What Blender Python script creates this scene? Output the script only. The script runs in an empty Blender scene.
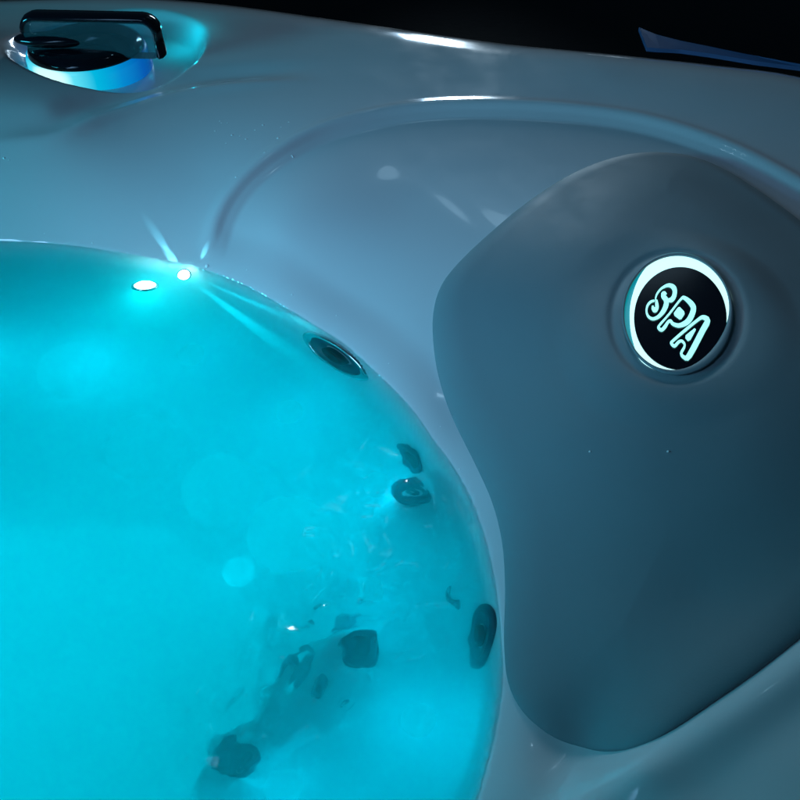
import bpy, bmesh, math, random
import numpy as np
from mathutils import Vector, Matrix, noise

random.seed(4); np.random.seed(4)
C = bpy.context.scene
COL = C.collection

# ------------------------------------------------------------------ camera, world, lights
CAM_H = 0.42
PITCH = math.radians(45.0)          # looking 45 degrees down
FOCAL = 858.0                       # in units of an 800 wide picture
cam = bpy.data.cameras.new('camera'); cam_o = bpy.data.objects.new('camera', cam); COL.objects.link(cam_o)
cam_o.location = (0, 0, CAM_H); cam_o.rotation_euler = (math.radians(90) - PITCH, 0, 0)
cam.sensor_fit = 'HORIZONTAL'; cam.sensor_width = 36.0; cam.lens = 36.0 * FOCAL / 800.0
cam.clip_start = 0.01; cam.clip_end = 60
C.camera = cam_o

w = bpy.data.worlds.new('World'); C.world = w; w.use_nodes = True
bg = w.node_tree.nodes['Background']; bg.inputs[0].default_value = (0.10, 0.25, 0.40, 1); bg.inputs[1].default_value = 0.075

C.view_settings.view_transform = 'Standard'; C.view_settings.look = 'None'
C.view_settings.exposure = 0; C.view_settings.gamma = 1
C.render.engine = 'CYCLES'
cy = C.cycles
cy.use_denoising = True
try: cy.denoiser = 'OPENIMAGEDENOISE'
except Exception: pass
cy.max_bounces = 10; cy.diffuse_bounces = 4; cy.glossy_bounces = 4; cy.transmission_bounces = 8; cy.volume_bounces = 5
cy.transparent_max_bounces = 8
cy.caustics_refractive = True; cy.caustics_reflective = True
cy.sample_clamp_indirect = 4.0; cy.sample_clamp_direct = 0
cy.use_adaptive_sampling = True; cy.adaptive_threshold = 0.04; cy.adaptive_min_samples = 16

def lamp(name, typ, loc, energy, color, size=None, target=None, size_y=None, spot=None):
    d = bpy.data.lights.new(name, typ); d.energy = energy; d.color = color
    o = bpy.data.objects.new(name, d); COL.objects.link(o); o.location = loc
    if typ == 'AREA':
        d.size = size
        if size_y: d.shape = 'RECTANGLE'; d.size_y = size_y
    elif typ in ('POINT', 'SPOT'): d.shadow_soft_size = size or 0.01
    if spot: d.spot_size = math.radians(spot[0]); d.spot_blend = spot[1]
    if target is not None:
        o.rotation_euler = (Vector(target) - Vector(loc)).to_track_quat('-Z', 'Y').to_euler()
    return o
CY = (0.0, 0.67, 1.0)
# added fill overhead, a window far beyond it, added cyan fill for left wall
lamp('overhead_fill', 'AREA', (-0.50, 0.16, 0.46), 0.46, (0.30, 0.60, 1.0), 0.3, (-0.06, 0.52, 0), 0.3).data.spread = math.radians(64)
lamp('window_light', 'AREA', (0.28, 4.2, 0.75), 1.5, (0.66, 0.85, 1.0), 0.14, (0.1, 0.9, 0.06), 1.1).data.spread = math.radians(40)
lamp('window_light', 'AREA', (0.13, 4.2, 0.85), 0.22, (0.5, 0.75, 1.0), 0.10, (0.1, 0.9, 0.06), 0.8).data.spread = math.radians(40)
# unseen lamps added so the acrylic gloss mirrors pale patches
for p_, sx, sy, e_ in (((-0.01, 1.63, 0.890), 0.035, 0.10, 0.014), ((0.105, 1.56, 0.845), 0.11, 0.07, 0.030), ((0.27, 1.62, 0.80), 0.20, 0.10, 0.030), ((-0.065, 1.01, 1.034), 0.05, 0.035, 0.025)):
    lamp('gloss_patch_lamp', 'AREA', p_, e_, (0.5, 0.78, 1.0), sx, (0.06, 0.6, 0.04), sy).data.shape = 'ELLIPSE'
lamp('left_wall_fill', 'AREA', (-1.05, 0.35, 0.30), 4.0, (0.05, 0.72, 1.0), 0.3, (-0.3, 0.7, 0.03), 0.1)
# ------------------------------------------------------------------ pixel rays -> real points
SP, CP = math.sin(PITCH), math.cos(PITCH)
def ray(px, py):
    a = (px - 400.0) / FOCAL; b = (400.0 - py) / FOCAL
    return np.array([a, CP + b * SP, -SP + b * CP])
ORI = np.array([0.0, 0.0, CAM_H])
def P(px, py, z):
    d = ray(px, py); return ORI + d * ((z - CAM_H) / d[2])

# lamps added in the water to even its glow: a low panel, small spots
lamp('basin_fill_panel', 'AREA', (-0.37, 0.265, -0.25), 7.5, CY, 0.58, (-0.37, 0.265, 1), 0.34)
for lx, ly, lz, le in [(-0.60, .51, -.17, .44), (-0.47, .53, -.16, .42), (-0.36, .54, -.14, .38), (-0.27, .52, -.13, .32), (-0.20, .45, -.15, .22), (-0.13, .40, -.13, .20), (-0.075, .35, -.11, .16),
                       (-.09, .06, -.16, .12), (-0.02, .10, -.08, .14), (-.32, .38, -.25, .4)]:
    lamp('underwater_fill', 'SPOT', (lx, ly, lz + 0.02), le * 6.6, CY, 0.03, (lx + 0.03, ly + 0.05, lz - 0.1), spot=(150, 0.6))
for lx, ly, lz, le in [(-.10, .30, -.045, .04), (-.02, .28, -.028, .08), (.01, .20, -.024, .07), (-.06, .17, -.04, .03), (-.11, .14, -.04, .03), (-.015, .36, -.03, .07), (-.08, .43, -.035, .08), (-.16, .49, -.035, .08)]:
    lamp('underwater_fill', 'SPOT', (lx, ly, lz), le * 2.3, CY, 0.010, (lx + 0.01, ly + 0.02, lz - 0.1), spot=(165, 0.8))

# ------------------------------------------------------------------ helpers
def link(name, me, mat=None, parent=None):
    o = bpy.data.objects.new(name, me); COL.objects.link(o)
    if mat: me.materials.append(mat)
    if parent: o.parent = parent
    return o
def from_py(name, verts, faces, mat, parent=None, smooth=True):
    me = bpy.data.meshes.new(name); me.from_pydata([tuple(v) for v in verts], [], faces); me.update()
    if smooth: me.polygons.foreach_set('use_smooth', [True] * len(me.polygons))
    return link(name, me, mat, parent)
def from_bm(name, bm, mat, parent=None, smooth=True):
    me = bpy.data.meshes.new(name); bmesh.ops.recalc_face_normals(bm, faces=bm.faces); bm.to_mesh(me); bm.free()
    if smooth: me.polygons.foreach_set('use_smooth', [True] * len(me.polygons))
    return link(name, me, mat, parent)
def empty(name, loc=(0, 0, 0)):
    o = bpy.data.objects.new(name, None); COL.objects.link(o); o.location = loc; o.empty_display_size = 0.02; return o
def tag(o, label=None, cat=None, group=None, kind=None):
    if label: o['label'] = label
    if cat: o['category'] = cat
    if group: o['group'] = group
    if kind: o['kind'] = kind
    return o

def mat(name, base=(0.8, 0.8, 0.8), rough=0.4, **k):
    m = bpy.data.materials.new(name); m.use_nodes = True
    b = m.node_tree.nodes['Principled BSDF']
    b.inputs['Base Color'].default_value = (*base, 1); b.inputs['Roughness'].default_value = rough
    names = dict(metal='Metallic', coat='Coat Weight', coat_rough='Coat Roughness', trans='Transmission Weight', ior='IOR',
                 sss='Subsurface Weight', spec='Specular IOR Level', alpha='Alpha')
    for q, v in k.items():
        if q in names: b.inputs[names[q]].default_value = v
    if 'emit' in k:
        b.inputs['Emission Color'].default_value = (*k['emit'], 1); b.inputs['Emission Strength'].default_value = k.get('power', 1)
    return m
def nodes(m): return m.node_tree.nodes, m.node_tree.links, m.node_tree.nodes['Principled BSDF']
def add_noise_bump(m, scale, strength, dist=0.001, detail=4):
    n, l, b = nodes(m)
    tc = n.new('ShaderNodeTexCoord'); t = n.new('ShaderNodeTexNoise'); t.inputs['Scale'].default_value = scale; t.inputs['Detail'].default_value = detail
    bp = n.new('ShaderNodeBump'); bp.inputs['Strength'].default_value = strength; bp.inputs['Distance'].default_value = dist
    l.new(tc.outputs['Object'], t.inputs['Vector']); l.new(t.outputs['Fac'], bp.inputs['Height']); l.new(bp.outputs[0], b.inputs['Normal'])
    return tc, t
def add_rough_noise(m, scale, lo, hi):
    n, l, b = nodes(m)
    tc = n.new('ShaderNodeTexCoord'); t = n.new('ShaderNodeTexNoise'); t.inputs['Scale'].default_value = scale; t.inputs['Detail'].default_value = 5
    mr = n.new('ShaderNodeMapRange'); mr.inputs['From Min'].default_value = 0.35; mr.inputs['From Max'].default_value = 0.7
    mr.inputs['To Min'].default_value = lo; mr.inputs['To Max'].default_value = hi
    l.new(tc.outputs['Object'], t.inputs['Vector']); l.new(t.outputs['Fac'], mr.inputs['Value']); l.new(mr.outputs[0], b.inputs['Roughness'])

M_SHELL = mat('pearl_acrylic', (0.70, 0.72, 0.73), 0.16, coat=0.8, coat_rough=0.04); add_rough_noise(M_SHELL, 30, 0.10, 0.2)
M_PILLOW = mat('grey_foam_rubber', (0.20, 0.27, 0.29), 0.6, spec=0.2); add_noise_bump(M_PILLOW, 900, 0.25, 0.0002); add_rough_noise(M_PILLOW, 25, 0.52, 0.64)
M_BLACK = mat('black_gloss_plastic', (0.004, 0.005, 0.01), 0.12)
M_DARK = mat('dark_vinyl', (0.012, 0.016, 0.026), 0.45); add_noise_bump(M_DARK, 300, 0.4, 0.0006)
M_BLUE = mat('blue_vinyl_edge', (0.06, 0.12, 0.26), 0.4)
M_GROUND = mat('dark_decking', (0.003, 0.004, 0.007), 0.8); add_noise_bump(M_GROUND, 40, 0.5, 0.003)
M_CHROME = mat('chrome', (0.55, 0.58, 0.6), 0.12, metal=1.0)
M_JET = mat('jet_grey_plastic', (0.02, 0.05, 0.08), 0.35)
M_GLOWRING = mat('lit_ring', (0.01, 0.05, 0.12), 0.25)
M_DIFF = mat('lit_diffuser', (0.6, 0.9, 0.9), 0.3, emit=(0.62, 1.0, 0.97), power=1.1)
M_LETTER = mat('lit_lettering', (0.4, 0.8, 0.8), 0.3, emit=(0.38, 1.0, 0.95), power=1.1)
M_LED = mat('led_lens', (0.6, 0.9, 1.0), 0.2, emit=(0.55, 0.97, 1.0), power=28)
M_SMOKE = mat('smoked_clear_plastic', (0.30, 0.55, 0.62), 0.08, trans=0.85, ior=1.3)
M_DROP = mat('water_drop', (0.95, 1, 1), 0.1, ior=1.33)  # opaque white base stands in for the sparkle of the drops

# ------------------------------------------------------------------ curves traced from the place
WATER_PX = [(-420, 262), (-300, 252), (-200, 247), (-100, 244), (0, 243), (60, 246), (110, 253), (160, 262), (200, 270), (250, 290), (310, 325), (345, 348),
            (370, 370), (402, 402), (430, 440), (452, 470), (470, 503), (485, 548), (495, 600), (499, 645), (499, 690), (490, 745), (475, 800), (440, 900), (380, 1020)]
water_line = [P(x, y, 0.0)[:2] for x, y in WATER_PX]
water_line += [np.array(p) for p in [(-0.06, 0.03), (-0.16, -0.05), (-0.32, -0.10), (-0.55, -0.08), (-0.78, 0.02), (-0.88, 0.2), (-0.86, 0.42), (-0.76, 0.55)]]

def smooth_closed(pts, n=12):
    pts = np.array(pts); out = []; N = len(pts)
    for i in range(N):
        p0, p1, p2, p3 = pts[i - 1], pts[i], pts[(i + 1) % N], pts[(i + 2) % N]
        for k in range(n):
            t = k / n
            out.append(0.5 * ((2 * p1) + (-p0 + p2) * t + (2 * p0 - 5 * p1 + 4 * p2 - p3) * t * t + (-p0 + 3 * p1 - 3 * p2 + p3) * t ** 3))
    return np.array(out)
def smooth_open(pts, n=10):
    pts = np.array(pts, float); pts = np.vstack([2 * pts[0] - pts[1], pts, 2 * pts[-1] - pts[-2]]); out = []
    for i in range(1, len(pts) - 2):
        p0, p1, p2, p3 = pts[i - 1:i + 3]
        for k in range(n):
            t = k / n
            out.append(0.5 * ((2 * p1) + (-p0 + p2) * t + (2 * p0 - 5 * p1 + 4 * p2 - p3) * t * t + (-p0 + 3 * p1 - 3 * p2 + p3) * t ** 3))
    out.append(pts[-2]); return np.array(out)
def poly_dist(xy, poly, closed=True):
    a = poly; b = np.roll(poly, -1, 0)
    if not closed: a, b = a[:-1], b[:-1]
    best = np.full(len(xy), 1e9)
    for p, q in zip(a, b):
        d = q - p; L = d @ d + 1e-18
        t = np.clip(((xy - p) @ d) / L, 0, 1)
        r = xy - p - t[:, None] * d
        best = np.minimum(best, (r * r).sum(1))
    return np.sqrt(best)
def inside(xy, poly):
    x, y = xy[:, 0], xy[:, 1]; c = np.zeros(len(xy), bool); n = len(poly); j = n - 1
    for i in range(n):
        xi, yi = poly[i]; xj, yj = poly[j]
        if yi != yj:
            c ^= ((yi > y) != (yj > y)) & (x < (xj - xi) * (y - yi) / (yj - yi) + xi)
        j = i
    return c
def sdf(xy, poly):      # positive outside
    d = poly_dist(xy, poly); return np.where(inside(xy, poly), -d, d)
def sstep(t): t = np.clip(t, 0, 1); return t * t * (3 - 2 * t)

WL = smooth_closed(water_line, 5)

# thin-plate surface through known heights
class TPS:
    def __init__(s, pts, lam=1e-6):
        p = np.array(pts); s.c = p[:, :2]; n = len(p)
        K = s.k(s.c, s.c) + lam * np.eye(n); Q = np.hstack([np.ones((n, 1)), s.c])
        A = np.block([[K, Q], [Q.T, np.zeros((3, 3))]])
        s.w = np.linalg.solve(A, np.concatenate([p[:, 2], np.zeros(3)]))
    def k(s, a, b):
        r2 = ((a[:, None] - b[None]) ** 2).sum(2) + 1e-12; return 0.5 * r2 * np.log(r2)
    def __call__(s, xy):
        out = np.empty(len(xy))
        for i in range(0, len(xy), 20000):
            q = xy[i:i + 20000]; out[i:i + 20000] = s.k(q, s.c) @ s.w[:-3] + s.w[-3] + q @ s.w[-2:]
        return out
cp = [(*p, 0.0) for p in water_line]
RZ = 0.060
crest = [(-420, 196), (-300, 182), (-200, 165), (-100, 150), (0, 136), (60, 128), (110, 108), (200, 84), (320, 76), (450, 80), (600, 95), (700, 118), (800, 152), (880, 190), (960, 240)]
for x, y in crest: cp.append(P(x, y, RZ - 0.003))
for x, y in [(-420, 60), (-200, 50), (0, 30), (120, 40), (220, 40), (400, 45), (600, 70), (700, 85), (800, 100), (150, -30), (310, 0), (500, 36), (650, 51), (800, 68), (950, 130)]:
    cp.append(P(x, y, RZ + 0.002))
for x, y, z in [(0, 190, .029), (100, 178, .033), (-200, 205, .027), (200, 175, .034),
                (280, 225, .034), (330, 270, .022), (400, 200, .044), (420, 330, .022), (520, 160, .052), (650, 160, .055), (460, 400, .012),
                (500, 500, .010), (560, 300, .046), (560, 450, .034), (650, 300, .058), (720, 220, .062), (650, 450, .052), (560, 600, .020), (650, 600, .036), (760, 350, .070),
                (760, 500, .062), (760, 600, .054), (540, 720, .012), (530, 780, .016), (860, 400, .078), (860, 560, .072), (960, 400, .085),
                (600, 742, .022), (640, 770, .044), (700, 722, .052), (800, 655, .066), (610, 800, .036), (600, 900, .045), (720, 800, .058), (800, 760, .07), (900, 640, .08), (900, 850, .08),
                (560, 1000, .06), (800, 1000, .08), (470, 1100, .05)]:
    cp.append(P(x, y, z))
cp = [tuple(q) for q in cp]
for p in [(-0.2, -0.25, .06), (-.55, -.25, .06), (-.95, -.1, .06), (-1.05, .25, .06), (-1.02, .55, .06), (-.95, .8, .06), (0.1, -0.15, .07), (.35, -.1, .085), (.5, .2, .09), (.55, .5, .075), (.6, .75, .062)]:
    cp.append(p)
base = TPS(cp)

ARCH_PX = [(214, 292), (214, 262), (217, 240), (228, 208), (248, 180), (282, 152), (330, 128), (400, 111), (470, 106), (560, 109), (640, 120), (720, 145), (800, 186), (880, 238), (960, 320)]
def on(f, px, py):      # where the ray of a picture point meets the surface f
    d = ray(px, py); lo, hi = 0.05, 3.0
    ts = np.linspace(0.3, 1.2, 1200); q = ORI + ts[:, None] * d
    g = q[:, 2] - f(q[:, :2]); k = np.argmax(g < 0)
    if k == 0: return q[np.argmin(abs(g))]
    lo, hi = ts[k - 1], ts[k]
    ga, gb = g[k - 1], g[k]; m = lo + (hi - lo) * ga / (ga - gb)
    return ORI + m * d
arch = smooth_open([on(base, x, y)[:2] for x, y in ARCH_PX], 6)
arch_poly = np.vstack([arch, [(.50, .0), (.2, -.1), (0.0, .1), (-0.02, .3)]])
OUT_PX = [(-420, -60), (-200, -42), (0, -22), (160, -8), (240, 0), (310, 9), (370, 18), (430, 27), (520, 38), (590, 45), (650, 50), (720, 58), (800, 68), (900, 95), (1000, 140)]
outer = smooth_open([P(x, y, RZ)[:2] for x, y in OUT_PX], 4)
out_poly = np.vstack([outer, [(.8, .5), (.8, -.4), (-1.3, -.4), (-1.3, .9)]])
DISH = np.array([P(104, 56, RZ)[0], 0.862]); DISH_R = 0.101
RIDGE_PX = [(560, 830), (610, 786), (660, 752), (720, 716), (800, 660), (880, 600), (960, 540)]

crest_line = smooth_open([P(x, y, RZ)[:2] for x, y in crest], 4)
crest_poly = np.vstack([crest_line, [(1.0, 2.0), (-1.5, 2.0)]])      # the side away from the water
HUMPS = [(*P(346, 614, 0)[:2], 0.055, -0.040), (*P(226, 738, 0)[:2], 0.055, -0.052), (*P(312, 684, 0)[:2], 0.05, -0.055), (*P(405, 476, 0)[:2], 0.035, -0.034)]
ridge_line = smooth_open([on(base, x, y)[:2] for x, y in RIDGE_PX], 4)
def shell_h(xy):
    d = sdf(xy, WL)
    zb = base(xy)
    # rim crown and lip roll
    da = poly_dist(xy, arch, False); ins = inside(xy, arch_poly)
    s = np.where(ins, da, -da)
    fade = sstep((d - 0.004) / 0.035)
    z = zb - fade * 0.0070 * sstep((s + 0.004) / 0.014) - fade * 0.0018 * np.exp(-(s / 0.0035) ** 2) + fade * 0.0014 * np.exp(-((s + 0.009) / 0.0055) ** 2)
    dc = poly_dist(xy, crest_line, False); side = inside(xy, crest_poly)
    sc = np.where(side, dc, -dc); fx = sstep((P(330, 76, RZ)[0] - xy[:, 0]) / 0.10)
    z = z + fx * (0.0022 * np.exp(-((sc + 0.002) / 0.008) ** 2) - 0.0045 * np.exp(-((sc - 0.020) / 0.014) ** 2))
    z = z + 0.007 * np.exp(-(poly_dist(xy, ridge_line, False) / 0.013) ** 2) * fade
    # pocket for the diverter knob
    r = np.hypot(xy[:, 0] - DISH[0], (xy[:, 1] - DISH[1]))
    z = z - 0.020 * sstep((DISH_R - r) / 0.020)
    # outer rolled edge
    e = sdf(xy, out_poly)
    z = z - (np.clip(e + 0.05, 0, 0.07) ** 2) * 4 - np.clip(e - 0.012, 0, 0.06) * 12
    # basin under water
    dd = np.clip(-d, 0, None)
    under = -0.38 * (1 - np.exp(-dd * 7.0)) - 0.022 * (1 - np.exp(-dd / 0.007))
    for (hx, hy, hr, hz) in HUMPS:
        hump = np.exp(-((xy[:, 0] - hx) ** 2 + (xy[:, 1] - hy) ** 2) / hr ** 2)
        under = under + np.maximum(hz - under, 0) * hump
    return np.where(d < 0, under + np.minimum(zb, 0) * 0, np.maximum(z, 0.0 + 0 * z) if False else z * 1.0)
def shell_above(xy):
    return shell_h(xy)

def shell_z(xy):
    d = sdf(xy, WL); z = shell_h(xy)
    return z

# grid with a fine window where the camera looks
def axis(lo, a, b, hi, fine, coarse):
    return np.concatenate([np.arange(lo, a, coarse), np.arange(a, b, fine), np.arange(b, hi + coarse, coarse)])
gx = axis(-1.15, -0.46, 0.44, 0.68, 0.0026, 0.02); gy = axis(-0.3, 0.10, 1.04, 1.2, 0.0026, 0.02)
X, Y = np.meshgrid(gx, gy); XY = np.stack([X.ravel(), Y.ravel()], 1)
SDF_W = sdf(XY, WL)
Z = shell_h(XY)
nx, ny = len(gx), len(gy)
idx = np.arange(nx * ny).reshape(ny, nx)
F = np.stack([idx[:-1, :-1].ravel(), idx[:-1, 1:].ravel(), idx[1:, 1:].ravel(), idx[1:, :-1].ravel()], 1)
Zc = np.maximum(Z, -0.6)
me = bpy.data.meshes.new('shell')
def fill_mesh(me, V, F):
    me.vertices.add(len(V)); me.vertices.foreach_set('co', V.ravel())
    me.loops.add(F.size); me.loops.foreach_set('vertex_index', F.ravel().astype(np.int32))
    me.polygons.add(len(F)); me.polygons.foreach_set('loop_start', np.arange(0, F.size, F.shape[1], dtype=np.int32))
    me.polygons.foreach_set('loop_total', np.full(len(F), F.shape[1], dtype=np.int32))
    me.update(calc_edges=True); me.validate(); me.polygons.foreach_set('use_smooth', [True] * len(me.polygons))
fill_mesh(me, np.column_stack([XY, Zc]), F)
tub = empty('hot_tub', (0.1, 0.6, -0.6))
tag(tub, 'glossy pearl white moulded tub corner around the glowing cyan water', 'hot tub')
def under_tub(o, parent=tub):
    o.parent = parent; o.matrix_parent_inverse = parent.matrix_world.inverted() if parent is not tub else Matrix.Translation((-0.1, -0.6, 0.6)); return o
shell = link('shell', me, M_SHELL); under_tub(shell)

# ------------------------------------------------------------------ ground and dark surroundings
g = from_py('ground', [(-9, -6, -0.62), (9, -6, -0.62), (9, 14, -0.62), (-9, 14, -0.62)], [(0, 1, 2, 3)], M_GROUND); tag(g, kind='structure')

# ------------------------------------------------------------------ water
def build_water():
    h = 0.003
    x = np.arange(-0.92, 0.12, h); y = np.arange(-0.14, 0.72, h)
    X, Y = np.meshgrid(x, y); xy = np.stack([X.ravel(), Y.ravel()], 1)
    d = sdf(xy, WL)
    z = np.array([0.0011 * noise.noise(Vector((a * 26, b * 26, 1.7))) + 0.0005 * noise.noise(Vector((a * 70, b * 70, 4.1))) for a, b in xy])
    for jx, jy, jr in [(410, 465, .035), (350, 620, .045), (228, 735, .05), (465, 610, .03), (290, 655, .03)]:
        c_ = P(jx, jy, 0); wgt = np.exp(-((xy[:, 0] - c_[0]) ** 2 + (xy[:, 1] - c_[1]) ** 2) / jr ** 2)
        for i in np.nonzero(wgt > 0.05)[0]:
            a, b = xy[i]; z[i] += wgt[i] * (0.0034 * noise.noise(Vector((a * 60, b * 60, 9.1))) + 0.0017 * noise.noise(Vector((a * 120, b * 120, 2.1))) + 0.0006 * noise.noise(Vector((a * 260, b * 260, 5.1))))
    z *= sstep(-d / 0.02)
    z += 0.0016 * np.exp(-np.abs(d) / 0.003)
    nx, ny = len(x), len(y); idx = np.arange(nx * ny).reshape(ny, nx)
    keep = (d < 0.012).reshape(ny, nx)
    q = keep[:-1, :-1] & keep[:-1, 1:] & keep[1:, 1:] & keep[1:, :-1]
    A, B, Cc, D = idx[:-1, :-1][q], idx[:-1, 1:][q], idx[1:, 1:][q], idx[1:, :-1][q]
    top = np.stack([A, B, Cc, D], 1)
    used = np.unique(top); mp = -np.ones(nx * ny, int); mp[used] = np.arange(len(used)); top = mp[top]
    V = np.column_stack([xy[used], z[used]]); n = len(V)
    Vb = V.copy(); Vb[:, 2] = -0.5
    from collections import Counter
    ed = {}
    for f in top:
        for i in range(4):
            a, b = int(f[i]), int(f[(i + 1) % 4])
            if (b, a) in ed: del ed[(b, a)]
            else: ed[(a, b)] = 1
    side = np.array([(b, a, a + n, b + n) for a, b in ed])
    faces = np.vstack([top, top[:, ::-1] + n, side])
    me = bpy.data.meshes.new('water'); fill_mesh(me, np.vstack([V, Vb]), faces)
    sm = np.zeros(len(faces), bool); sm[:len(top)] = True; me.polygons.foreach_set('use_smooth', sm.tolist())
    m = bpy.data.materials.new('milky_lit_water'); m.use_nodes = True; n_, l_ = m.node_tree.nodes, m.node_tree.links; n_.clear()
    out = n_.new('ShaderNodeOutputMaterial'); gl = n_.new('ShaderNodeBsdfPrincipled')
    gl.inputs['Base Color'].default_value = (1, 1, 1, 1); gl.inputs['Transmission Weight'].default_value = 1; gl.inputs['IOR'].default_value = 1.33; gl.inputs['Roughness'].default_value = 0.12
    vs = n_.new('ShaderNodeVolumeScatter'); vs.inputs['Color'].default_value = (0.0, 0.95, 0.98, 1); vs.inputs['Density'].default_value = 20; vs.inputs['Anisotropy'].default_value = 0.2
    l_.new(gl.outputs[0], out.inputs['Surface']); va = n_.new('ShaderNodeVolumeAbsorption'); va.inputs['Color'].default_value = (0.0, 1, 1, 1); va.inputs['Density'].default_value = 30
    ad = n_.new('ShaderNodeAddShader'); l_.new(vs.outputs[0], ad.inputs[0]); l_.new(va.outputs[0], ad.inputs[1]); l_.new(ad.outputs[0], out.inputs['Volume'])
    o = link('water', me, m); tag(o, kind='structure'); return o
build_water()

# ------------------------------------------------------------------ headrest pillow
PIL_PX = [(655, 157), (625, 159), (592, 168), (560, 183), (524, 207), (490, 235), (460, 263), (441, 287), (433, 315), (434, 350), (441, 386), (456, 426), (476, 466), (492, 502), (502, 542), (505, 590),
          (504, 640), (508, 682), (523, 712), (548, 734), (585, 748), (625, 750), (662, 736), (710, 705), (760, 670), (805, 634), (850, 590), (890, 520), (905, 450), (895, 370), (862, 295), (830, 252), (800, 225), (760, 196), (722, 173), (690, 161)]
pil_xy = np.array([on(shell_h, x, y)[:2] for x, y in PIL_PX])
PIL = smooth_closed(pil_xy, 4)
PT = 0.015
def pil_h(xy):
    d = -sdf(xy, PIL)                                  # positive inside
    prof = np.sqrt(np.clip(1 - (1 - np.clip(d / 0.020, 0, 1)) ** 2, 0, 1))
    swell = 0.30 * sstep(d / 0.085)
    low = 0.5 + 0.5 * sstep((xy[:, 1] - 0.16) / 0.22)
    return pil_base(xy) + PT * (0.70 * prof * low + swell)
pb = [(*p, float(z)) for p, z in zip(pil_xy, shell_h(pil_xy))]
for x, y in [(560, 300), (650, 300), (560, 450), (650, 450), (600, 620), (760, 350), (760, 500), (700, 600)]:
    q = on(base, x, y); pb.append((q[0], q[1], q[2] - 0.002))
pil_base = TPS(pb, 2e-5)
# badge position on it
B0 = on(pil_h, 677, 314)
def grad_n(f, p, e=0.012):
    q = np.array([[p[0] + e, p[1]], [p[0] - e, p[1]], [p[0], p[1] + e], [p[0], p[1] - e]]); z = f(q)
    n = np.array([-(z[0] - z[1]) / (2 * e), -(z[2] - z[3]) / (2 * e), 1]); return n / np.linalg.norm(n)
BN = grad_n(pil_h, B0, 0.035)
vdir = ORI - B0; vdir /= np.linalg.norm(vdir)
BN = BN * 1.0 + vdir * 0.0; BN /= np.linalg.norm(BN)
BN_V = Vector(BN)
def on_badge(px, py, h=0.0):
    d = ray(px, py); p0 = B0 + BN * h; t = ((p0 - ORI) @ BN) / (d @ BN); return ORI + t * d
SOCK_PX = [(677 + 54.5 * math.cos(a), 314 - 59.5 * math.sin(a)) for a in np.linspace(0, 2 * math.pi, 48, endpoint=False)]
SOCK = np.array([on_badge(x, y)[:2] for x, y in SOCK_PX])

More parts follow.
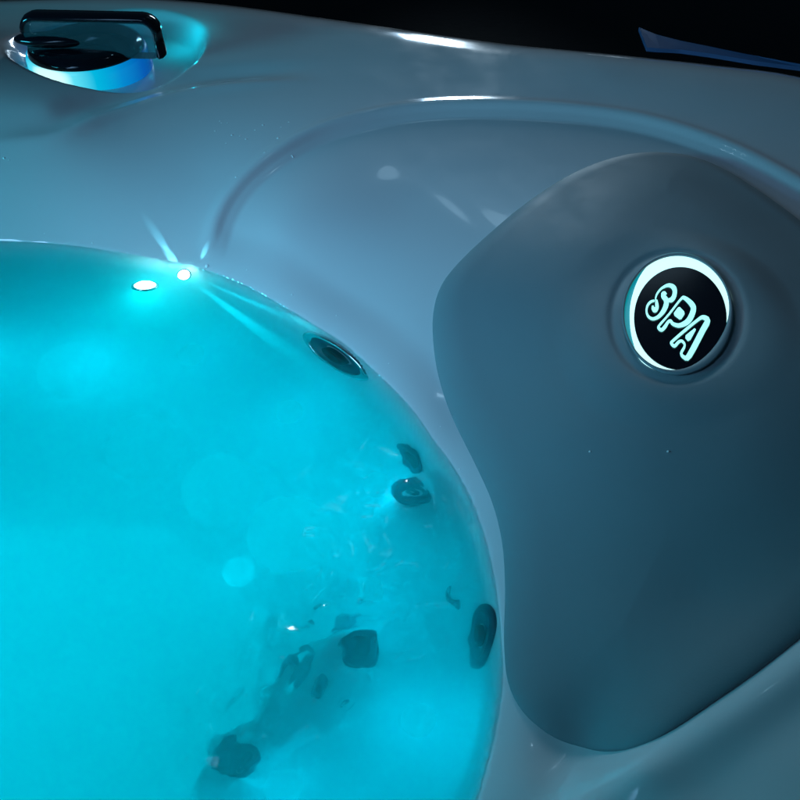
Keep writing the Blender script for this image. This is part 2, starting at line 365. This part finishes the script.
def build_pillow():
    root = empty('headrest_pillow', tuple(B0 - np.array([0, 0, .03])))
    tag(root, 'soft grey contoured headrest pillow with a round lit badge', 'pillow')
    inv = Matrix.Translation(-root.location)
    def add(name, me, m, par=None):
        o = link(name, me, m); o.parent = par or root
        o.matrix_parent_inverse = inv if par is None else Matrix.Identity(4)
        return o
    dense = np.concatenate([np.linspace(a, b, 5, endpoint=False) for a, b in zip(PIL, np.roll(PIL, -1, 0))])
    cen = on(base, 668, 440)[:2]
    ts = np.concatenate([1 - (1 - np.linspace(0, 1, 40)) ** 0.5 * 0 - np.linspace(0, 1, 40) ** 2 * 0.16, np.linspace(0.84, 0.0, 130)[1:-1]])
    nd = len(dense)
    xy = np.vstack([cen + (dense - cen) * t for t in ts] + [cen[None]])
    top = []
    ii = np.arange(nd)
    for q in range(len(ts) - 1):
        top.append(np.stack([q * nd + ii, q * nd + (ii + 1) % nd, (q + 1) * nd + (ii + 1) % nd, (q + 1) * nd + ii], 1))
    top = np.vstack(top); last = (len(ts) - 1) * nd; ctr = len(xy) - 1
    z = pil_h(xy)
    # sink the round seat of the badge
    sd = sdf(xy, SOCK)
    zpl = B0[2] - ((xy - B0[:2]) @ BN[:2]) / BN[2]
    k = sstep((0.042 - sd) / 0.040)
    z = z * (1 - k) + (zpl - 0.0012) * k
    z = z - 0.0010 * np.exp(-((sd - 0.006) / 0.003) ** 2)
    z = z + 0.0006 * np.array([noise.noise(Vector((a * 16, b * 16, .3))) for a, b in xy])
    V = np.column_stack([xy, z]); n = len(V)
    bot = V[:nd].copy(); bot[:, 2] = np.minimum(pil_base(bot[:, :2]), bot[:, 2]) - 0.006
    faces = [tuple(f) for f in top] + [(last + a, last + (a + 1) % nd, ctr) for a in range(nd)] + [((a + 1) % nd, a, n + a, n + (a + 1) % nd) for a in range(nd)]
    me = bpy.data.meshes.new('cushion'); me.from_pydata([tuple(v) for v in np.vstack([V, bot])], [], [tuple(int(x) for x in f) for f in faces]); me.update()
    me.polygons.foreach_set('use_smooth', [True] * len(me.polygons))
    add('cushion', me, M_PILLOW)
    # badge
    def prism(pts_px, h0, h1, dome=0.0):
        lo = [on_badge(a, b, h0) for a, b in pts_px]; hi = [on_badge(a, b, h0) + BN * (h1 - h0) for a, b in pts_px]
        n = len(lo); c = sum(hi) / n; V = lo + hi; Fc = [(i, (i + 1) % n, n + (i + 1) % n, n + i) for i in range(n)]
        if dome:
            base_i = n; 
            for s_, k_ in ((0.93, 0.45), (0.75, 0.72), (0.5, 0.9), (0.25, 0.98)):
                st = len(V); V += [c + (p - c) * s_ + BN * dome * k_ for p in hi]
                Fc += [(base_i + i, base_i + (i + 1) % n, st + (i + 1) % n, st + i) for i in range(n)]; base_i = st
            V.append(c + BN * dome); Fc += [(base_i + i, base_i + (i + 1) % n, len(V) - 1) for i in range(n)]
        else: Fc.append(tuple(range(n, 2 * n)))
        me = bpy.data.meshes.new('piece'); me.from_pydata([tuple(v) for v in V], [], Fc); me.update(); return me
    def circ(cx, cy_, rx, ry, n=64): return [(cx + rx * math.cos(a), cy_ - ry * math.sin(a)) for a in np.linspace(0, 2 * math.pi, n, endpoint=False)]
    M_WALLG = mat('lit_socket_wall', (0.05, 0.25, 0.3), 0.4, emit=(0.0, 0.22, 0.26), power=1.0)  # teal light on the socket wall is put in as emission
    add('socket', prism(circ(677.5, 314, 54.5, 59.5), -0.0024, -0.0008), M_WALLG)
    dif_px = [tuple(p) for p in smooth_closed([(655, 260.5), (675, 256.5), (697, 260.5), (716, 272.5), (728, 290), (731, 305), (727, 322), (717, 340), (702, 356), (689, 365), (675, 371), (657, 370.5), (641, 361), (634, 346), (630, 325), (631, 302), (640, 277)], 5)]
    cap_px = []
    add('diffuser', prism(dif_px, -0.0012, -0.0004), M_DIFF)
    cap_px = circ(680.3, 319.6, 46.3, 51.3, 72)
    me = prism(cap_px, -0.0010, 0.0001); cap = add('badge_cap', me, M_BLACK)
    # socket lip that overlaps the lit ring on the lower right
    nseg = len(dif_px); V = []; Fc = []; mseg = 8
    lipc = []
    for i, (x_, y_) in enumerate(circ(677.5, 314, 54.5, 59.5, nseg)):
        lipc.append((x_, y_))
    for i in range(nseg):
        x_, y_ = lipc[i]; dx, dy = x_ - 677.5, y_ - 314; L_ = math.hypot(dx, dy); ang = math.atan2(dy, dx)
        lean = max(0.0, math.cos(ang - math.radians(47))) ** 3          # the lip leans in over the lower right of the badge
        cx_, cy2 = x_ - dx / L_ * 3.0 * lean, y_ - dy / L_ * 3.0 * lean; hw = 1.3 + 3.4 * lean
        for j in range(mseg):
            b = 2 * math.pi * j / mseg
            V.append(tuple(on_badge(cx_ + dx / L_ * hw * math.cos(b), cy2 + dy / L_ * hw * math.cos(b)) + BN * (0.0009 * math.sin(b))))
    for i in range(nseg):
        for j in range(mseg):
            Fc.append((i * mseg + j, i * mseg + (j + 1) % mseg, ((i + 1) % nseg) * mseg + (j + 1) % mseg, ((i + 1) % nseg) * mseg + j))
    me = bpy.data.meshes.new('socket_lip'); me.from_pydata(V, [], Fc); me.polygons.foreach_set('use_smooth', [True] * len(Fc)); add('socket_lip', me, M_PILLOW)
    # lettering S P A : raised lit outlines on the black cap
    def zpx(p): return (635 + p[0] * 90 / 800.0, 275 + p[1] * 90 / 800.0)
    def ribbon(V, Fc, pts, wid, closed=False, sm=5):
        pts = np.array(pts, float); wid = np.array(wid, float)
        data = np.column_stack([pts, wid])
        if sm > 1: data = smooth_closed(data, sm) if closed else smooth_open(data, sm)
        n = len(data); st = len(V)
        for i in range(n):
            a = data[i - 1] if (closed or i > 0) else data[i]; b = data[(i + 1) % n] if (closed or i < n - 1) else data[i]
            t = b[:2] - a[:2]; t /= (np.linalg.norm(t) + 1e-9); nn = np.array([-t[1], t[0]]); hw = data[i, 2] / 2
            for s_, hh in ((-1, 0.0), (-1, 0.0008), (1, 0.0008), (1, 0.0)):
                q = zpx(data[i, :2] + nn * hw * s_); V.append(tuple(on_badge(q[0], q[1], 0.00015) + BN * hh))
        m_ = n if closed else n - 1
        for i in range(m_):
            k_ = (i + 1) % n
            for j in range(3): Fc.append((st + i * 4 + j, st + i * 4 + j + 1, st + k_ * 4 + j + 1, st + k_ * 4 + j))
    def blob(V, Fc, pts):
        st = len(V); n = len(pts)
        for p in pts:
            q = zpx(p); V.append(tuple(on_badge(q[0], q[1], 0.0001)))
        for p in pts:
            q = zpx(p); V.append(tuple(on_badge(q[0], q[1], 0.0001) + BN * 0.0008))
        Fc.append(tuple(range(st + n, st + 2 * n)))
        for i in range(n): Fc.append((st + i, st + (i + 1) % n, st + n + (i + 1) % n, st + n + i))
    def letter(build):
        V, Fc = [], []; build(V, Fc)
        me = bpy.data.meshes.new('letter'); me.from_pydata(V, [], Fc); me.update()
        o = add('letter', me, M_LETTER, None); o.parent = cap; o.matrix_parent_inverse = Matrix.Identity(4); return o
    def S(V, F):
        ribbon(V, F, [(172, 232), (140, 243), (112, 275), (102, 325), (118, 372), (160, 394), (212, 372), (255, 320), (278, 262), (274, 222), (252, 196), (246, 172), (262, 163), (278, 178)],
               [12, 15, 16, 16, 16, 20, 26, 36, 42, 40, 34, 24, 20, 12])
        ribbon(V, F, [(184, 235), (184, 205), (200, 165), (240, 120), (298, 95), (340, 112), (354, 150), (344, 200), (318, 228), (296, 220)], [10, 11, 12, 13, 24, 36, 38, 36, 34, 16])
        ribbon(V, F, [(190, 228), (193, 262), (195, 292), (178, 318), (160, 300), (158, 280)], [18, 28, 30, 34, 26, 14])
    def Pp(V, F):
        ribbon(V, F, [(238, 492), (212, 478), (214, 455), (300, 355), (405, 222), (440, 208), (505, 265), (518, 320), (475, 410), (400, 452), (340, 440), (315, 412), (292, 425), (268, 462)],
               [24, 20, 15, 13, 14, 26, 42, 46, 44, 32, 24, 20, 20, 26], True, 4)
        blob(V, F, [(382, 296), (398, 293), (436, 332), (440, 350), (412, 392), (396, 396), (350, 360), (346, 345)])
    def A(V, F):
        ribbon(V, F, [(322, 612), (334, 592), (440, 500), (560, 402), (605, 380), (645, 412), (600, 500), (482, 722), (440, 738), (410, 702), (436, 650), (440, 618), (415, 590), (385, 602), (352, 636)],
               [18, 18, 20, 20, 30, 46, 48, 46, 26, 20, 18, 16, 16, 20, 22], True, 3)
        blob(V, F, [(528, 482), (540, 490), (492, 578), (470, 588), (448, 562), (450, 545)])
    for f in (S, Pp, A): letter(f)
    # cap's children were given in world coordinates: the cap sits at the root's offset
    for o in cap.children: o.matrix_parent_inverse = Matrix.Identity(4)
    return root
build_pillow()

# ------------------------------------------------------------------ diverter knob in its pocket
def build_knob():
    cz = RZ - 0.018
    c = P(93, 69, cz); c = np.array([c[0], c[1], cz])
    root = empty('diverter_knob', tuple(c)); tag(root, 'dark smoked diverter knob standing on a glowing cyan ring', 'knob')
    R = 0.060
    def lathe(name, prof, m, par, n=96):
        V, Fc = [], []
        for r, z in prof:
            for i in range(n): a = 2 * math.pi * i / n; V.append((r * math.cos(a), r * math.sin(a), z))
        k = len(prof)
        for j in range(k - 1):
            for i in range(n): Fc.append((j * n + i, j * n + (i + 1) % n, (j + 1) * n + (i + 1) % n, (j + 1) * n + i))
        if prof[-1][0] > 1e-4: Fc.append(tuple((k - 1) * n + i for i in range(n)))
        o = from_py(name, V, Fc, m, par); return o
    # lit ring: one LED behind the lens makes a hot spot at the front left
    n, l, b = nodes(M_GLOWRING)
    tc = n.new('ShaderNodeTexCoord'); dp = n.new('ShaderNodeVectorMath'); dp.operation = 'DOT_PRODUCT'; cr = n.new('ShaderNodeValToRGB'); mr = n.new('ShaderNodeMapRange')
    dp.inputs[1].default_value = (math.cos(math.radians(246)) / R, math.sin(math.radians(246)) / R, 0)
    mr.inputs['From Min'].default_value = -1; mr.inputs['From Max'].default_value = 1
    l.new(tc.outputs['Object'], dp.inputs[0]); l.new(dp.outputs['Value'], mr.inputs['Value']); l.new(mr.outputs[0], cr.inputs[0])
    e = cr.color_ramp.elements; e[0].position = 0.0; e[0].color = (0.0, 0.01, 0.06, 1); e[1].position = 1.0; e[1].color = (0.95, 1.6, 1.6, 1)
    for pos, colr in ((0.22, (0.0, 0.03, 0.20, 1)), (0.45, (0.0, 0.12, 0.55, 1)), (0.68, (0.0, 0.32, 0.8, 1)), (0.86, (0.0, 0.62, 0.95, 1)), (0.955, (0.15, 1.0, 1.2, 1)), (0.985, (0.9, 1.5, 1.5, 1))):
        q = e.new(pos); q.color = colr
    l.new(cr.outputs[0], b.inputs['Emission Color']); b.inputs['Emission Strength'].default_value = 0.75
    lathe('lit_ring', [(R * 0.9, -0.004), (R * 0.985, -0.002), (R, 0.002), (R, 0.018), (R * 0.985, 0.0215), (R * 0.95, 0.0225)], M_GLOWRING, root)
    lathe('base_cap', [(R * 0.95, 0.019), (R * 0.95, 0.024), (R * 0.92, 0.028), (R * 0.8, 0.031), (R * 0.5, 0.033), (R * 0.2, 0.034), (0.0001, 0.034)], M_BLACK, root)
    # tall grip: smoked clear slab with a dark frame along its outline
    Wd, Ht, T = 0.061, 0.036, 0.012
    def outline(w0, w1, h0, h1, r=0.013, n=5):
        pts = []
        for cx, cz_, a0 in ((w1 - r, h1 - r, 0), (w0 + r, h1 - r, 90), (w0 + r * .5, h0 + r * .5, 180), (w1 - r * .5, h0 + r * .5, 270)):
            rr = r if a0 < 180 else r * .5
            for k in range(n + 1): a = math.radians(a0 + 90 * k / n); pts.append((cx + rr * math.cos(a), cz_ + rr * math.sin(a)))
        return pts
    rot = Matrix.Rotation(math.radians(-3), 4, 'Z')
    grip = empty('grip'); grip.parent = root; grip.matrix_local = Matrix.Translation((0.013, -0.018, 0)) @ rot
    ol = outline(-Wd, Wd + 0.006, 0.024, 0.024 + Ht)
    m_ = len(ol); V = [(x, -T, z) for x, z in ol] + [(x, T, z) for x, z in ol]
    Fc = [tuple(range(m_)), tuple(range(2 * m_ - 1, m_ - 1, -1))] + [(i + m_, (i + 1) % m_ + m_, (i + 1) % m_, i) for i in range(m_)]
    bm = bmesh.new(); vs = [bm.verts.new(v) for v in V]
    for f in Fc: bm.faces.new([vs[i] for i in f])
    bmesh.ops.recalc_face_normals(bm, faces=bm.faces)
    bmesh.ops.bevel(bm, geom=[e_ for e_ in bm.edges], offset=0.0012, segments=2, affect='EDGES')
    from_bm('clear_body', bm, M_SMOKE, grip, smooth=False)
    # dark frame edge
    for yy in (-T,):
        V, Fc = [], []; s_ = 8
        tr = [p for p in ol[:12]]; tr = [(ol[0][0], 0.025)] + tr            # up the right side and along the top
        tr = [(p[0], p[1]) for p in tr]
        for i, (x, z) in enumerate(tr):
            a_ = tr[max(i - 1, 0)]; b_ = tr[min(i + 1, len(tr) - 1)]; tx, tz = b_[0] - a_[0], b_[1] - a_[1]; q = math.hypot(tx, tz) + 1e-9; nx_, nz_ = tz / q, -tx / q
            for j in range(s_):
                a = 2 * math.pi * j / s_; rr = 0.0042
                V.append((x + nx_ * rr * math.cos(a), yy + 0.009 + 0.0105 * math.sin(a), z + nz_ * rr * math.cos(a)))
        for i in range(len(tr) - 1):
            for j in range(s_): Fc.append((i * s_ + j, i * s_ + (j + 1) % s_, (i + 1) * s_ + (j + 1) % s_, (i + 1) * s_ + j))
        Fc.append(tuple(range(s_))); Fc.append(tuple((len(tr) - 1) * s_ + j for j in range(s_)))
        from_py('frame', V, Fc, M_BLACK, grip)
    # dark rounded core seen inside the clear body
    bm = bmesh.new(); bmesh.ops.create_uvsphere(bm, u_segments=32, v_segments=16, radius=1)
    for v in bm.verts: v.co = Vector((v.co.x * 0.036 + 0.018, v.co.y * 0.012 - 0.018, max(v.co.z, -0.5) * 0.022 + 0.030))
    from_bm('core', bm, M_BLACK, root)
    bm = bmesh.new(); bmesh.ops.create_uvsphere(bm, u_segments=28, v_segments=14, radius=1)
    for v in bm.verts: v.co = Vector((v.co.x * 0.040 - 0.022, v.co.y * 0.013 - 0.020, v.co.z * 0.0075 + 0.0385))
    from_bm('arm', bm, M_BLACK, root)
    lo = lamp('knob_glow', 'POINT', (0.084, 0.045, 0.030), 0.035, (0.0, 0.75, 1.0), 0.0); lo.data.shadow_soft_size = 0.0; lo.data.specular_factor = 0.0; lo.parent = root  # added point lamp for the cyan glow behind the knob
    return root
build_knob()

# ------------------------------------------------------------------ jets and lamps set in the tub wall
def frame_at(p, nrm):
    z = Vector(nrm).normalized(); x = Vector((0, 0, 1)).cross(z)
    if x.length < 0.05: x = Vector((1, 0, 0))
    x.normalize(); y = z.cross(x)
    m = Matrix((x, y, z)).transposed().to_4x4(); m.translation = Vector(p); return m
def lathe_me(name, prof, n=48, cap=True):
    V, Fc = [], []
    for r, z in prof:
        for i in range(n): a = 2 * math.pi * i / n; V.append((r * math.cos(a), r * math.sin(a), z))
    k = len(prof)
    for j in range(k - 1):
        for i in range(n): Fc.append((j * n + i, j * n + (i + 1) % n, (j + 1) * n + (i + 1) % n, (j + 1) * n + i))
    if cap: Fc.append(tuple((k - 1) * n + i for i in range(n)))
    me = bpy.data.meshes.new(name); me.from_pydata(V, [], Fc); me.update(); me.polygons.foreach_set('use_smooth', [True] * len(Fc)); return me
ME_RING = lathe_me('ring', [(0.90, -0.05), (1.0, 0.0), (0.98, 0.10), (0.86, 0.16), (0.74, 0.12), (0.70, 0.0)], cap=False); ME_RING.materials.append(M_CHROME)
ME_RING_D = ME_RING.copy(); ME_RING_D.materials.clear(); ME_RING_D.materials.append(M_JET)
ME_FACE = lathe_me('face', [(0.97, 0.02), (0.80, 0.10), (0.60, 0.10), (0.42, 0.02), (0.30, -0.10)]); ME_FACE.materials.append(M_JET)
ME_NOZ = lathe_me('nozzle', [(0.34, -0.08), (0.34, 0.16), (0.26, 0.20), (0.16, 0.18), (0.14, 0.0)]); ME_NOZ.materials.append(M_BLACK)
def refr(px, py, depth):        # where the refracted ray of a picture point is at this depth
    p = P(px, py, 0); d = ray(px, py); d = d / np.linalg.norm(d); hz = d[:2] / 1.33; s_ = np.hypot(*hz); c_ = math.sqrt(1 - s_ * s_)
    return np.array([p[0] + hz[0] / c_ * depth, p[1] + hz[1] / c_ * depth, -depth])
def jet(px, py, rad, depth=None, aim=None, lift=0.002, squash=1.0, face=None):
    deps = np.linspace(0.002, 0.33, 120); q = np.array([refr(px, py, dep) for dep in deps])
    hit = np.nonzero(q[:, 2] <= shell_h(q[:, :2]))[0]; best = q[hit[0]] if len(hit) else q[-1]
    if depth is not None: best = refr(px, py, depth)
    nrm = grad_n(shell_h, best, 0.006) if aim is None else np.array(aim, float)
    root = empty('jet'); root.matrix_world = frame_at(best + nrm / np.linalg.norm(nrm) * lift, nrm)
    root.parent = tub; root.matrix_parent_inverse = Matrix.Translation((-0.1, -0.6, 0.6))
    for nm, me in (('ring', ME_RING), ('face', ME_FACE), ('nozzle', ME_NOZ)):
        o = bpy.data.objects.new(nm, me if nm != 'ring' or face else ME_RING_D); COL.objects.link(o); o.parent = root; o.scale = (rad, rad * squash, rad)
    return root
jet(338, 355, 0.036, depth=0.0125, aim=(-0.60, -0.62, 0.50), lift=0.0, squash=0.33, face=True)
for px, py, r, sq in [(413, 458, 0.015, 0.6), (411, 494, 0.013, 0.9), (342, 590, 0.009, 1.7), (346, 618, 0.013, 1.2), (360, 648, 0.014, 0.8), (216, 706, 0.011, 1.5), (224, 736, 0.009, 1.3), (240, 762, 0.012, 0.8), (484, 636, 0.018, 1.5),
                      (455, 596, 0.008, 0.7), (282, 650, 0.010, 0.7), (298, 663, 0.010, 0.6), (321, 688, 0.008, 0.6), (346, 703, 0.008, 0.6)]:
    jet(px, py, r, lift=0.001, squash=sq)

def led(px, py, depth, rad, nrm):
    p = refr(px, py, depth)
    root = empty('light_lens'); root.matrix_world = frame_at(p, nrm); root.parent = tub; root.matrix_parent_inverse = Matrix.Translation((-0.1, -0.6, 0.6))
    me = lathe_me('lens', [(1.0, -0.1), (1.0, 0.1), (0.8, 0.3), (0.4, 0.42)], 24); me.materials.append(M_LED)
    o = bpy.data.objects.new('lens', me); COL.objects.link(o); o.parent = root; o.scale = (rad,) * 3
    me = lathe_me('ring', [(1.25, -0.1), (1.25, 0.1), (1.02, 0.15), (1.02, -0.1)], 24, False); me.materials.append(M_CHROME)
    o = bpy.data.objects.new('ring', me); COL.objects.link(o); o.parent = root; o.scale = (rad,) * 3
    return root
led(145, 286, 0.006, 0.0085, (0.05, 0.45, 0.9))
led(184, 275, 0.003, 0.005, (-0.2, -0.6, 0.7))
# narrow spots added to draw flare streaks from the small lens
def streak(a, b, energy, deg, za, zb):
    pa, pb = P(*a, za), P(*b, zb)
    lamp('streak_spot', 'SPOT', tuple(pa), energy, (0.15, 0.80, 1.0), 0.0005, tuple(pb), spot=(deg, 0.9))
streak((190, 281), (232, 312), 9, 8, -0.002, -0.004)
streak((196, 279), (300, 324), 9, 5, -0.002, -0.003)
_pa = P(186, 278, 0.002)
for (bx, by), en, dg in (((166, 247), 0.28, 14), ((150, 222), 0.35, 9), ((209, 240), 0.10, 12)):
    lamp('streak_spot', 'SPOT', tuple(_pa), en, (0.15, 0.75, 1.0), 0.0005, tuple(on(shell_h, bx, by) + np.array([0, 0, -0.004])), spot=(dg, 0.9))

# ------------------------------------------------------------------ folded cover behind the tub
def build_cover():
    root = empty('tub_cover', (0.35, 1.1, 0.0)); tag(root, 'dark vinyl tub cover with blue edge strip behind the rim', 'cover')
    inv = Matrix.Translation((-0.35, -1.1, 0))
    a = [P(639, 27, 0.06), P(655, 34, 0.06), P(680, 40.5, 0.06), P(710, 46.5, 0.06), P(746, 54, 0.06), P(800, 64.0, .06), P(860, 75, .06)]
    b = [P(647, 47.5, 0.058), P(660, 48.5, 0.058), P(680, 49.5, 0.058), P(710, 53.5, 0.058), P(755, 61, 0.058), P(800, 66.8, .058), P(860, 77.5, .058)]
    n = len(a); V = [tuple(p) for p in a] + [tuple(p) for p in b] + [tuple(p - np.array([0, 0, .004])) for p in a] + [tuple(p - np.array([0, 0, .004])) for p in b]
    Fc = [(i, i + 1, n + i + 1, n + i) for i in range(n - 1)] + [(2 * n + i, 3 * n + i, 3 * n + i + 1, 2 * n + i + 1) for i in range(n - 1)] + [(n + i, n + i + 1, 3 * n + i + 1, 3 * n + i) for i in range(n - 1)] + [(i + 1, i, 2 * n + i, 2 * n + i + 1) for i in range(n - 1)] + [(0, n, 3 * n, 2 * n)]
    o = from_py('edge_strip', V, Fc, M_BLUE, smooth=False); o.parent = root; o.matrix_parent_inverse = inv
    bm = bmesh.new(); bmesh.ops.create_cube(bm, size=1)
    for v in bm.verts: v.co = Vector((v.co.x * 0.9 + 0.83, v.co.y * 0.6 + 1.42 - 0.25 * v.co.x, v.co.z * 0.06 + 0.01))
    bmesh.ops.bevel(bm, geom=bm.edges[:], offset=0.015, segments=3, affect='EDGES')
    o = from_bm('panel', bm, M_DARK); o.parent = root; o.matrix_parent_inverse = inv
build_cover()

# ------------------------------------------------------------------ drops of water on the acrylic
def drops():
    spots = [(215, 131, 1.0), (232, 135, 1.3), (240, 136, .9), (246, 139, 1.2), (255, 130, .8), (263, 125, 1.3), (278, 138, 1.4), (4, 158, 1.3), (9, 160, .8), (236, 177, 1.2), (207, 266, 2.0), (204, 270, 1.4)] + [(random.uniform(205, 300), random.uniform(118, 165), random.uniform(.5, 1.2)) for _ in range(9)] + [(583, 338, 1.2), (600, 331, 1.0), (596, 342, .7), (668, 452, .9), (590, 452, .8)]
    spots += [(x_ + random.uniform(-3, 8), y_ - random.uniform(3, 16), random.uniform(.5, 1.1)) for x_, y_ in [(40, 243), (90, 247), (240, 280), (285, 305), (330, 325), (385, 372), (440, 440), (462, 480)]]
    late = [q[2] for q in spots[-8:]]
    for px, py, s in spots:
        f_ = pil_h if px > 560 else shell_h
        p = on(f_, px, py); n = grad_n(f_, p, .004)
        if f_ is pil_h: p = p + n * 0.0006
        bm = bmesh.new(); bmesh.ops.create_icosphere(bm, subdivisions=3, radius=1)
        for v in bm.verts: v.co.z = max(v.co.z, -0.1) * 0.5
        o = from_bm('water_drop', bm, M_DROP); o.matrix_world = frame_at(p, n) @ Matrix.Diagonal((.0008 * s, .0008 * s, .0008 * s, 1))
        if px > 560: tag(o, 'tiny pale water drop on the grey headrest pillow near its badge', 'water drop', 'water drops on the pillow')
        elif s in late: tag(o, 'tiny pale water drop on the acrylic just above the waterline', 'water drop', 'water drops above the waterline')
        elif px < 20: tag(o, 'tiny pale water drop far from the others, above the turquoise waterline', 'water drop', 'water drops by the picture edge')
        elif py > 250: tag(o, 'tiny bright water drop at the waterline beside the lit lens', 'water drop', 'water drops beside the lit lens')
        elif py > 170: tag(o, 'tiny lone water drop on the curved edge of the headrest recess', 'water drop')
        else: tag(o, 'tiny clear water drop in the cluster beside the arch of the headrest recess', 'water drop', 'cluster of water drops beside the arch')
drops()
